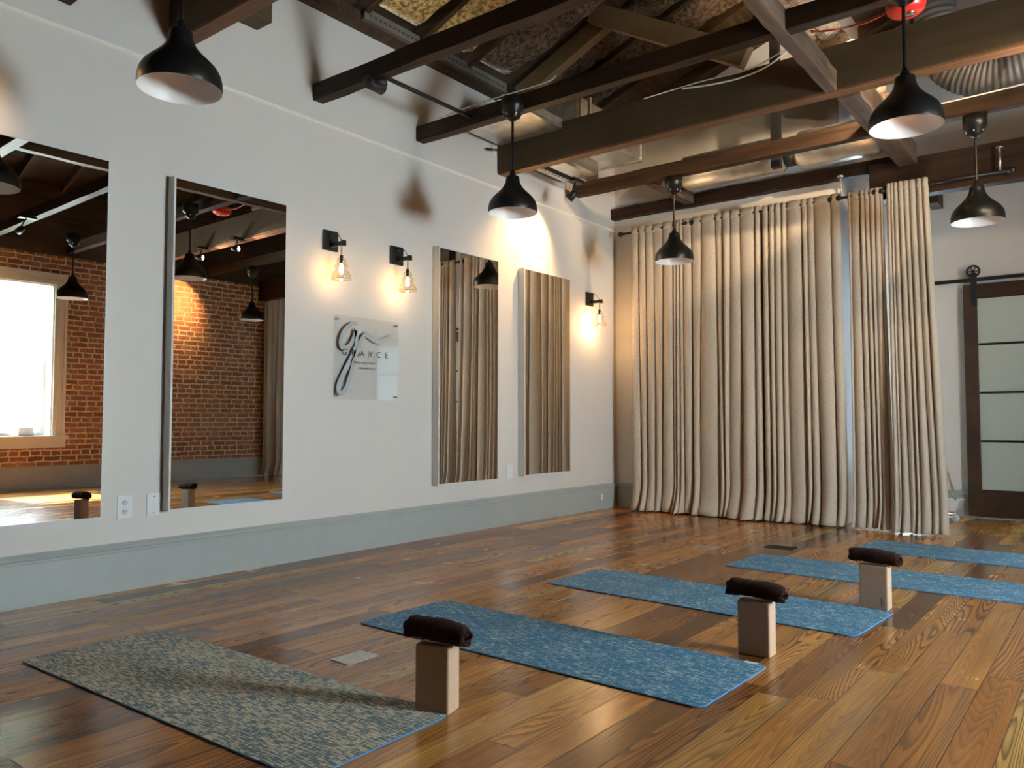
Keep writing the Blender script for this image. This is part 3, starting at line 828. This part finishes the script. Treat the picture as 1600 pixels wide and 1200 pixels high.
tag(MB().box(2.13, 2.21, 7.24, 7.31, 3.36, 5.10).build('hanger_strap', MAT['black_matte']), 'black vertical hanger strap in front of the round duct', 'strap')
# curved flexible duct at right
path = bez([(3.50, 7.1, 4.45), (3.55, 7.1, 4.15), (3.66, 7.1, 3.90), (3.83, 7.1, 3.76), (4.05, 7.1, 3.72), (4.4, 7.1, 3.80), (5.2, 7.1, 4.1), (6.0, 7.1, 4.3)], 26)
rad = [.19+.005*(1 if (i % 4) < 2 else -1) for i in range(len(path))]
tag(MB().tube(path, rad, 28).build('flexible_duct', MAT['flex']), 'grey corrugated flexible duct bending above the right joists', 'duct')
tag(MB().box(4.4, 5.0, 6.1, 6.6, 3.85, 4.3).build('duct_box', MAT['galv'], bevel=.02), 'grey sheet metal duct box at the upper right edge', 'duct')
for i, (x, lb) in enumerate(((3.45, 'thin black hanger rod behind the large right pendant'), (4.3, 'thin black hanger rod beside the flexible duct'))):
    tag(MB().tube([(x, 6.7, 3.36), (x, 6.7, 4.9)], .012, 8).build('hanger_rod', MAT['black_matte']), lb, 'rod')
# cables
def cable(name, pts, r, mat, label, cat='cable'):
    return tag(MB().tube(bez(pts, 10), r, 8).build(name, mat), label, cat)
cable('cable', [(1.95, 5.74, 3.655), (2.2, 5.72, 3.615), (2.45, 5.71, 3.60), (2.65, 5.71, 3.63), (2.80, 5.74, 3.72)], .007, MAT['wire_white'], 'white cable sagging in front of the main beam left of the grey timber')
cable('cable', [(1.6, 5.75, 3.665), (2.1, 5.75, 3.675), (2.5, 5.74, 3.66), (2.80, 5.74, 3.74)], .005, MAT['wire_white'], 'thin white cable above the thicker sagging cable on the main beam')
cable('cable', [(.27, 4.68, 3.49), (.8, 4.66, 3.492), (1.35, 4.67, 3.493), (1.45, 4.69, 3.53)], .005, MAT['wire_white'], 'white cable along the joist top beside the second pendant')
cable('cable', [(3.45, 6.885, 3.485), (3.9, 6.885, 3.49), (4.3, 6.885, 3.50), (5.0, 6.885, 3.50)], .006, MAT['wire_white'], 'white cable along the joist above the far right pendant')
cable('cable', [(.045, 5.74, 3.68), (.03, 5.70, 3.60), (.02, 5.74, 3.50)], .005, MAT['wire_white'], 'short white cable looping at the wall end of the main beam')
cable('cable', [(.14, 3.5, 4.30), (.12, 3.52, 4.20), (.10, 3.60, 4.13), (.09, 3.52, 4.09)], .007, MAT['wire_white'], 'pale bent cable at the top of the wall between joists')
cable('conduit', [(.62, 3.715, 3.42), (.62, 4.2, 3.42), (.62, 4.695, 3.42)], .016, MAT['black'], 'black conduit running between the first two joists', 'conduit')
w = MB().tube([(.62, 3.60, 3.335), (.62, 3.74, 3.335)], [.045, .05], 20).lathe([(0, -.02), (.05, -.02), (.055, .0), (.05, .02), (0, .02)], 20, None, (.66, 3.68, 3.335))
tag(w.build('junction_box', MAT['black_matte']), 'black round junction box under the joist above the left sconce', 'junction box')
tag(MB().tube([(.10, 5.70, 3.535), (-.0+.03, 5.60, 3.54)], .010, 8).build('conduit_stub', MAT['black']), 'short black conduit stub at the wall end of the main beam', 'conduit')

# red alarm under a joist
root = empty('fire_alarm', (3.74, 4.93, 3.35)); tag(root, 'round red fire alarm hanging above the large right pendant', 'alarm')
MB().lathe([(0, .0), (.075, .0), (.10, .02), (.108, .05), (.10, .075), (.06, .09), (0, .09)], 36, None, (3.74, 4.95, 3.36)).build('alarm_body', MAT['red'], root)
MB().lathe([(0, -.012), (.028, -.01), (.034, .004), (0, .004)], 16, None, (3.76, 4.95, 3.36)).build('alarm_lens', MAT['chrome'], root)
MB().tube(bez([(3.64, 4.95, 3.40), (3.5, 4.97, 3.385), (3.35, 4.97, 3.40), (3.2, 4.95, 3.42)], 6), .004, 6).tube(bez([(3.64, 4.95, 3.41), (3.45, 4.98, 3.40), (3.3, 4.95, 3.395), (3.2, 4.95, 3.43)], 6), .004, 6).build('alarm_wire', MAT['wire_red'], root)

# ------------------------------------------------------------------ spotlights
def spotlight(loc, aim, label, energy, ang=1.7, blend=.9, size=.03, color=WARM, mount=(0, .06, .15)):
    L = Vector(loc); A = Vector(aim); d = (A-L).normalized()
    root = empty('spotlight', loc); tag(root, label, 'spotlight', 'small black spotlights aimed at the walls')
    q = d.to_track_quat('-Z', 'Y').to_matrix().to_4x4()
    MB().lathe([(.036, -.055), (.040, -.055), (.040, .0), (.034, .03), (.020, .05), (0, .052)], 24, q, L).build('lamp_head', MAT['black'], root)
    MB().lathe([(0, -.045), (.034, -.045), (.034, -.047), (0, -.047)], 24, q, L).build('lamp_face', MAT['led_face'], root)
    m = L+Vector(mount)
    w = MB().tube([L, L+Vector((0, .01, .06)), m], .008, 8).box(m.x-.045, m.x+.045, m.y-.09, m.y+.09, m.z-.012, m.z+.02)
    w.build('mounting_arm', MAT['black'], root)
    lamp('spot_beam', 'SPOT', tuple(L+d*.06), energy, color, root, aim=tuple(A), spot_size=ang, spot_blend=blend, shadow_soft_size=size)
SPOTS = [
    ((.42, 6.46, 3.225), (0.0, 6.28, 2.74), 'lit black spotlight near the wall above the bright warm patch', 80),
    ((.45, 1.15, 3.20), (0.0, 1.10, 2.80), 'lit black spotlight above the wall left of the leftmost mirror', 60),
    ((7.15, 6.40, 3.20), (7.6, 6.40, 2.88), 'lit black spotlight washing the brick wall, seen in the second mirror', 130),
    ((5.65, 3.50, 3.20), (7.6, 2.9, 2.2), 'lit black spotlight seen at the top of the leftmost mirror', 40),
    ((5.6, 5.70, 3.22), (2.2, 7.9, 2.9), 'lit black spotlight under the main beam aimed at the curtains', 55),
    ((4.7, 5.70, 3.22), (.8, 8.0, 2.8), 'lit black spotlight under the main beam right of the large pendant', 45),
]
for s in SPOTS[:4]: spotlight(s[0], s[1], s[2], s[3])
for s in SPOTS[4:]: spotlight(s[0], s[1], s[2], s[3], ang=1.5, blend=.6, color=(1.0, .74, .46), mount=(0, .04, .13))  # both lamps added outside the view to brighten the curtains
spotlight((3.42, 6.08, 3.74), (1.35, 8.0, 4.1), 'small black spotlight up between the joists washing the upper back wall', 120, ang=1.35, blend=.3, color=(1.0, .74, .46), mount=(0, -.12, -.06))
w = MB().box(.385, .425, 5.88, 6.62, 3.365, 3.405)
for k in range(12):
    w.cur = 1; w.box(.395, .415, 5.92+k*.058, 5.95+k*.058, 3.364, 3.365); w.cur = 0
tag(w.build('strut_channel', [MAT['black'], MAT['plastic']]), 'slotted black strut holding the spotlight above the warm patch', 'strut')

# ------------------------------------------------------------------ curtains
def curtain(x0, x1, y, ztop, seed, nf, label, x0b=None, x1b=None, amp=.045, yb=0.0):
    r = random.Random(seed)
    x0b = x0 if x0b is None else x0b; x1b = x1 if x1b is None else x1b
    # pleat knots
    ws = [r.choice((.55, .8, 1.0, 1.35, 1.9)) * r.uniform(.8, 1.2) for _ in range(nf)]
    tot = sum(ws); kn = [0]
    for q in ws: kn.append(kn[-1]+q/tot)
    amps = [r.uniform(.55, 1.0) for _ in range(nf)]
    sk = [r.uniform(-.25, .25) for _ in range(nf)]
    drift = [r.uniform(-1, 1) for _ in range(nf+1)]
    wob = [r.uniform(0, 6.28) for _ in range(nf+1)]
    flare = [r.uniform(.2, 1.3) for _ in range(nf+1)]
    PER = 18; NZ = 46
    cols = []
    for i in range(nf):
        for k in range(PER):
            cols.append((i, k/PER))
    cols.append((nf-1, 1.0))
    vs = []; fs = []
    H = ztop
    for jz in range(NZ+1):
        t = jz/NZ
        z = H*(1-t**.92)+.006*t
        g = t
        for (i, s) in cols:
            # knots wander sideways with height
            def K(m):
                if m == 0 or m == nf: return kn[m]
                w0 = min(kn[m]-kn[m-1], kn[m+1]-kn[m])
                return kn[m]+w0*.42*(drift[m]*g+.18*math.sin(wob[m]+g*5))
            ka, kb = K(i), K(i+1)
            uu = ka+(kb-ka)*s
            # omega fold: lateral swing and depth
            A = amp*amps[i]*(.55+.45*g)*(1+.25*math.sin(wob[i]+g*4))
            if t < .05: A *= .75
            ph_ = 2*PI*s
            dep = -A*(.5-.5*math.cos(ph_))**.75*1.6+A*.8
            lat = -(kb-ka)*(.13+.06*amps[i])*math.sin(ph_)+(kb-ka)*.25*sk[i]*math.sin(PI*s)
            uu += lat
            X = (x0+(x1-x0)*uu)*(1-g)+(x0b+(x1b-x0b)*uu)*g
            kick = max(0, (t-.88)/.12)
            Yv = y+dep-(flare[i]*(1-s)+flare[i+1]*s)*.12*kick**2+yb*g
            Xk = X+.022*(flare[i]-.7)*kick**2
            zz = z
            if jz == NZ: zz = .006+.012*abs(math.sin(wob[i]+s*3))
            vs.append((Xk, Yv, zz))
    nc = len(cols)
    for jz in range(NZ):
        for c in range(nc-1):
            a = jz*nc+c
            fs.append((a, a+1, a+nc+1, a+nc))
    w = MB(); w.smooth = True; w.add(vs, fs)
    root = empty('curtain', ((x0+x1)/2, y, 0)); tag(root, label, 'curtain', 'beige linen curtains along the back')
    o = w.build('curtain_cloth', MAT['linen'], root)
    md = o.modifiers.new('solid', 'SOLIDIFY'); md.thickness = .004; md.offset = 0
    # stitched header band
    vs2 = [(p[0], p[1]-.0035, p[2]) for p in vs[:nc]]
    zb = H-.085
    rows = []
    for c in range(nc):
        p = vs[c]; rows.append((p[0], p[1]-.0045, zb))
    w = MB(); w.smooth = True
    w.add(vs2+rows, [(c, c+1, nc+c+1, nc+c) for c in range(nc-1)])
    o = w.build('curtain_header', MAT['linen'], root)
    md = o.modifiers.new('solid', 'SOLIDIFY'); md.thickness = .004; md.offset = 0
    return root
CY = 7.80
curtain(.33, 1.055, CY, 3.17, 11, 9, 'beige linen curtain panel at the left, next to the corner sconce', amp=.075)
curtain(1.065, 1.805, CY, 3.175, 12, 7, 'beige linen curtain panel second from the left corner', amp=.08)
curtain(1.835, 2.585, CY, 3.165, 13, 9, 'beige linen curtain panel ending at the bright narrow gap', x1b=2.605, amp=.08)
curtain(2.665, 2.965, CY, 3.155, 14, 7, 'narrow beige curtain panel just right of the bright gap', x1b=3.01, amp=.065)
curtain(3.005, 3.345, CY-.02, 3.17, 15, 8, 'tightly pleated end curtain panel with hem flaring towards the right', x0b=3.03, x1b=3.46, amp=.07, yb=-.06)
# a curtain at the far end of the brick wall, visible only in the second mirror
r_ = curtain(0, .95, 0, 3.2, 21, 10, 'beige linen curtain beside the brick wall, seen in the second mirror', amp=.05)
r_.matrix_world = Matrix.Translation((7.48, 7.95, 0)) @ Matrix.Rotation(PI/2, 4, 'Z') @ Matrix.Translation((.475, 0, 0))
# rods
def rod(x0, x1, label, z=3.116, hang=(), y=CY, finl=True, finr=True):
    root = empty('curtain_rod', ((x0+x1)/2, y, z)); tag(root, label, 'curtain rod', 'black curtain rods')
    MB().tube([(x0, y, z), (x1, y, z)], .013, 14).build('rod_tube', MAT['black'], root)
    for ok, x, sg in ((finl, x0, -1), (finr, x1, 1)):
        if ok: MB().lathe([(0, -.030), (.018, -.026), (.028, -.010), (.030, .004), (.022, .022), (.016, .030), (.016, .045)], 18, Matrix.Rotation(PI/2*(-sg), 4, 'Y') @ Matrix.Identity(4), (x, y, z)).build('finial', MAT['black'], root)
    for x in hang:
        MB().tube([(x, y, z), (x, y, 3.33)], .010, 8).lathe([(0, 0), (.03, 0), (.03, .01), (0, .01)], 12, None, (x, y, 3.322)).build('hanger_bracket', MAT['galv'], root)
    return root
rod(.19, 1.00, 'black curtain rod whose round end meets the room corner', hang=())
rod(1.07, 2.50, 'long black curtain rod over the middle curtain panels')
rod(2.575, 2.90, 'short black curtain rod with ball end at the bright gap', hang=(2.60,))
rod(2.96, 3.985, 'black curtain rod reaching out past the last curtain', hang=(3.90,))

# ------------------------------------------------------------------ sliding doors in the recess
def sliding_door(i, x0, x1):
    y = DOOR_Y
    root = empty('door_%d' % i, ((x0+x1)/2, y-.06, .02)); root['kind'] = 'structure'
    z0, z1 = .03, 2.385; ya, yb_ = y-.085, y-.045; st = .125
    w = MB().box(x0, x0+st, ya, yb_, z0, z1).box(x1-st, x1, ya, yb_, z0, z1)
    w.build('door_stile', MAT['door_wood'], root, bevel=.003)
    w = MB().box(x0+st, x1-st, ya, yb_, z0, .285).box(x0+st, x1-st, ya, yb_, 2.245, z1)
    w.build('door_rail', MAT['door_wood'], root, bevel=.003)
    zs = [.285, .785, 1.275, 1.767, 2.245]
    for k in range(4):
        MB().box(x0+st, x1-st, ya+.016, ya+.024, zs[k]+.011, zs[k+1]-.011).build('frosted_pane', MAT['frost'], root)
    w = MB()
    for k in range(1, 4): w.box(x0+st, x1-st, ya+.004, yb_-.004, zs[k]-.011, zs[k]+.011)
    for k in (0, 4): w.box(x0+st, x1-st, ya+.010, yb_-.01, zs[k]-.011 if k else zs[k], zs[k]+.011 if not k else zs[k])
    w.build('muntin', MAT['black'], root)
    for xh in (x0+.10, x1-.10):
        w = MB().box(xh-.028, xh+.028, ya-.012, ya-.001, 2.16, 2.50)
        w.build('door_hanger', MAT['black'], root)
        rm = Matrix.Rotation(PI/2, 4, 'X')
        w = MB(); ring = [(xh+.055*math.cos(a*PI/12), ya-.02, 2.515+.055*math.sin(a*PI/12)) for a in range(25)]
        w.tube(ring, .011, 8, caps=False)
        for a in range(3):
            q = a*PI/3; w.tube([(xh-.05*math.cos(q), ya-.02, 2.515-.05*math.sin(q)), (xh+.05*math.cos(q), ya-.02, 2.515+.05*math.sin(q))], .006, 6)
        w.lathe([(0, -.015), (.016, -.015), (.016, .015), (0, .015)], 14, rm, (xh, ya-.02, 2.515))
        w.build('door_wheel', MAT['black'], root)
sliding_door(1, 3.40, 4.48)
sliding_door(2, 4.50, 5.58)
tag(MB().box(2.70, 6.6, DOOR_Y-.075, DOOR_Y-.067, 2.415, 2.452).build('door_track', MAT['black']), 'flat black rail carrying the sliding glass door', 'rail')
tr_ = bpy.data.objects['door_track']
for k in range(8): MB().tube([(2.9+k*.5, DOOR_Y-.068, 2.433), (2.9+k*.5, DOOR_Y-.001, 2.433)], .012, 8).build('rail_spacer', MAT['black'], tr_)

# step ladder / cart peeking out behind the last curtain
root = empty('folding_ladder', (3.2, 8.85, 0)); tag(root, 'grey metal folding ladder with a caster peeking out behind the last curtain', 'ladder')
w = MB().tube([(3.02, 8.86, 1.35), (3.345, 8.86, .20)], .014, 8).tube([(2.80, 9.12, 1.35), (3.05, 9.12, .2)], .014, 8)
w.build('ladder_rail', MAT['galv'], root)
for z, xr in ((.47, 3.285), (.215, 3.40)):
    MB().prism([(xr-.30, z), (xr, z), (xr-.05, z-.11 if z < .3 else z-.03), (xr-.28, z-.11 if z < .3 else z-.03)], 8.72, 9.0, 'y').build('ladder_tread', MAT['plastic'], root, bevel=.004)
MB().tube([(3.10, 8.74, .085), (3.36, 8.74, .085)], .012, 8).tube([(3.10, 8.74, .045), (3.35, 8.74, .055)], .008, 8).build('lower_bar', MAT['galv'], root)
MB().lathe([(0, -.012), (.034, -.012), (.036, 0), (.034, .012), (0, .012)], 20, Matrix.Rotation(PI/2, 4, 'X'), (3.345, 8.80, .038)).build('caster_wheel', MAT['plastic'], root)
MB().tube([(3.10, 8.80, .03), (3.10, 8.80, .10)], .012, 8).tube([(3.335, 8.80, .05), (3.34, 8.80, .11)], .010, 8).build('caster_fork', MAT['galv'], root)

# ------------------------------------------------------------------ yoga mats
def rounded(w_, l_, r, n=8):
    pts = []
    for cx, cy, a0 in ((l_-r, w_-r, 0), (r, w_-r, 90), (r, r, 180), (l_-r, r, 270)):
        for k in range(n+1):
            a = math.radians(a0+90*k/n); pts.append((cx+r*math.cos(a), cy+r*math.sin(a)))
    return pts
def yoga_mat(x, y, rz, top, label, tagpos, L=1.83, W=.615, under=True):
    root = empty('yoga_mat', (x, y, 0), rz); tag(root, label, 'yoga mat', 'yoga mats laid out on the floor')
    poly = rounded(W, L, .045); n_ = len(poly)
    th = .0065
    vs = [(a, b, 0.0015) for a, b in poly]+[(a, b, th-.0012) for a, b in poly]+[(.9975*(a-L/2)+L/2, .993*(b-W/2)+W/2, th) for a, b in poly]
    w = MB()
    w.cur = 1
    w.add(vs, [(i, (i+1) % n_, (i+1) % n_+n_, i+n_) for i in range(n_)]+[(i+n_, (i+1) % n_+n_, (i+1) % n_+2*n_, i+2*n_) for i in range(n_)])
    w.cur = 2; w.add(vs[:n_], [tuple(reversed(range(n_)))])
    w.cur = 0; w.add(vs[2*n_:], [tuple(range(n_))])
    w.build('mat_sheet', [top, MAT['mat_edge'], MAT['mat_under']], root, local=True)
    MB().prism([(a*.996+.003, b*.992+.003) for a, b in poly], .0, .0022, 'z').build('mat_underside', MAT['mat_under'], root, local=True)
    if tagpos:
        a, b, rx = tagpos
        MB().box(a-.028, a+.028, b-.012, b+.012, th+.0001, th+.0008).build('mat_tag', MAT['paper'], root, local=True)
    return root
def mat_at(p0, p1, top, label, tagpos):
    # p0: near-left corner, p1: near-right corner on the floor
    rz = math.atan2(p1[1]-p0[1], p1[0]-p0[0])
    return yoga_mat(p0[0], p0[1], rz, top, label, tagpos)
mat_at((1.034, 1.365), (2.86, 1.365+.04), MAT['mat_tan'], 'grey and tan flecked yoga mat in the near left corner', (.045, .035, 0))
mat_at((1.668, 2.636), (3.487, 2.588), MAT['mat_blue'], 'teal blue yoga mat in the centre, right behind the nearest foam block', (1.76, .60, 0))
mat_at((1.850, 3.978), (3.690, 3.866), MAT['mat_blue'], 'bright blue yoga mat lying third from the front, behind the middle block', (.045, .59, 0))
mat_at((2.478, 5.202), (4.30, 5.10), MAT['mat_blue'], 'teal yoga mat behind the farthest foam block, running out at the right', None)
mat_at((2.985, 6.445), (4.81, 6.31), MAT['mat_blue'], 'farthest teal yoga mat, near the end of the curtains', None)
# second row on the window side, seen in mirrors only
# ------------------------------------------------------------------ blocks and towels
def towel_mesh(seed, L=.240, R=.046):
    r = random.Random(seed); w = MB()
    # spiral cross-section extruded along x with sagging ends
    prof = []
    turns = 2.6; N = 66
    for k in range(N+1):
        t = k/N; a = t*turns*2*PI; rad = R*(.22+.78*t)
        prof.append((rad*math.cos(a), rad*math.sin(a)*.9))
    NX = 26; vs = []; fs = []
    ph1, ph2 = r.uniform(0, 6), r.uniform(0, 6)
    for i in range(NX+1):
        s = i/NX-.5; x = s*L
        sag = -.007*(abs(s)*2)**3
        sc = 1.0+.05*math.sin(s*9+ph1)-.10*max(0, abs(s)*2-.85)/.15
        for k, (a, b) in enumerate(prof):
            jx = x+(.010*math.sin(k*.35+ph2))*(abs(s)*2)**6
            q = 1+.018*math.sin(k*1.7+i*.9)+.02*math.sin(i*1.3+k*.5+ph1)
            zz = b*sc*q
            zz = max(zz, -R*.80) if abs(s) < .33 else zz
            vs.append((jx, a*sc*q, zz+sag+R*.80))
    m_ = len(prof)
    for i in range(NX):
        for k in range(m_-1):
            a = i*m_+k; fs.append((a, a+1, a+m_+1, a+m_))
    w.smooth = True; w.add(vs, fs)
    return w
def block_with_towel(p0, p1, d, label, tlabel, seed, mark=False, trz=0.0):
    rz = math.atan2(p1[1]-p0[1], p1[0]-p0[0]); Wd = math.hypot(p1[0]-p0[0], p1[1]-p0[1]); H = .229
    root = empty('yoga_block', (p0[0], p0[1], 0), rz); tag(root, label, 'yoga block', 'foam yoga blocks standing on end')
    MB().box(0, Wd, 0, d, 0, H).build('foam_block', MAT['cork'], root, bevel=.007, local=True)
    if mark:
        w = MB()
        for k in range(7): w.box(Wd-.036, Wd-.030, -.0006, .0, .020+k*.007, .0245+k*.007)
        for k in range(5): w.box(Wd-.024, Wd-.020, -.0006, .0, .024+k*.006, .028+k*.006)
        w.build('block_mark', MAT['joist'], root, local=True)
    c = root.matrix_world @ Vector((Wd/2, d/2, H))
    t = towel_mesh(seed).build('rolled_towel', MAT['towel'])
    t.location = (c.x, c.y, c.z+.006); t.rotation_euler = (0, .03, rz+trz)
    md = t.modifiers.new('solid', 'SOLIDIFY'); md.thickness = .007; md.offset = 0
    tag(t, tlabel, 'towel', 'rolled brown towels on the blocks')
block_with_towel((2.722, 1.974), (2.848, 2.008), .085, 'beige foam yoga block nearest the camera, beside the grey tan mat', 'rolled dark brown towel on the nearest foam block', 1, trz=-.12)
block_with_towel((3.340, 3.302), (3.480, 3.307), .085, 'beige foam yoga block standing by the corner of the centre blue mat', 'rolled dark brown towel on the middle foam block', 2, trz=-.06)
block_with_towel((3.533, 4.499), (3.677, 4.496), .085, 'beige foam yoga block farthest back, with a small printed mark', 'rolled dark brown towel on the farthest foam block', 3, mark=True, trz=-.05)

# ------------------------------------------------------------------ floor plates
def floor_plate(pts, z, mat, label, cat='floor plate'):
    tag(MB().prism(pts, 0.0, z, 'z').build('floor_plate', mat, bevel=.001), label, cat)
floor_plate([(2.032, 2.172), (2.150, 2.166), (2.150, 2.335), (2.034, 2.338)], .003, MAT['tin'], 'worn silver floor outlet cover left of the nearest block')
floor_plate([(2.409, 6.150), (2.628, 6.140), (2.626, 6.290), (2.409, 6.300)], .003, MAT['plate_dark'], 'dark brown floor vent plate in front of the curtains')
floor_plate([(1.97, 5.80), (2.14, 5.80), (2.14, 5.92), (1.97, 5.92)], .002, MAT['tin'], 'faint grey floor plate left of the dark vent plate')
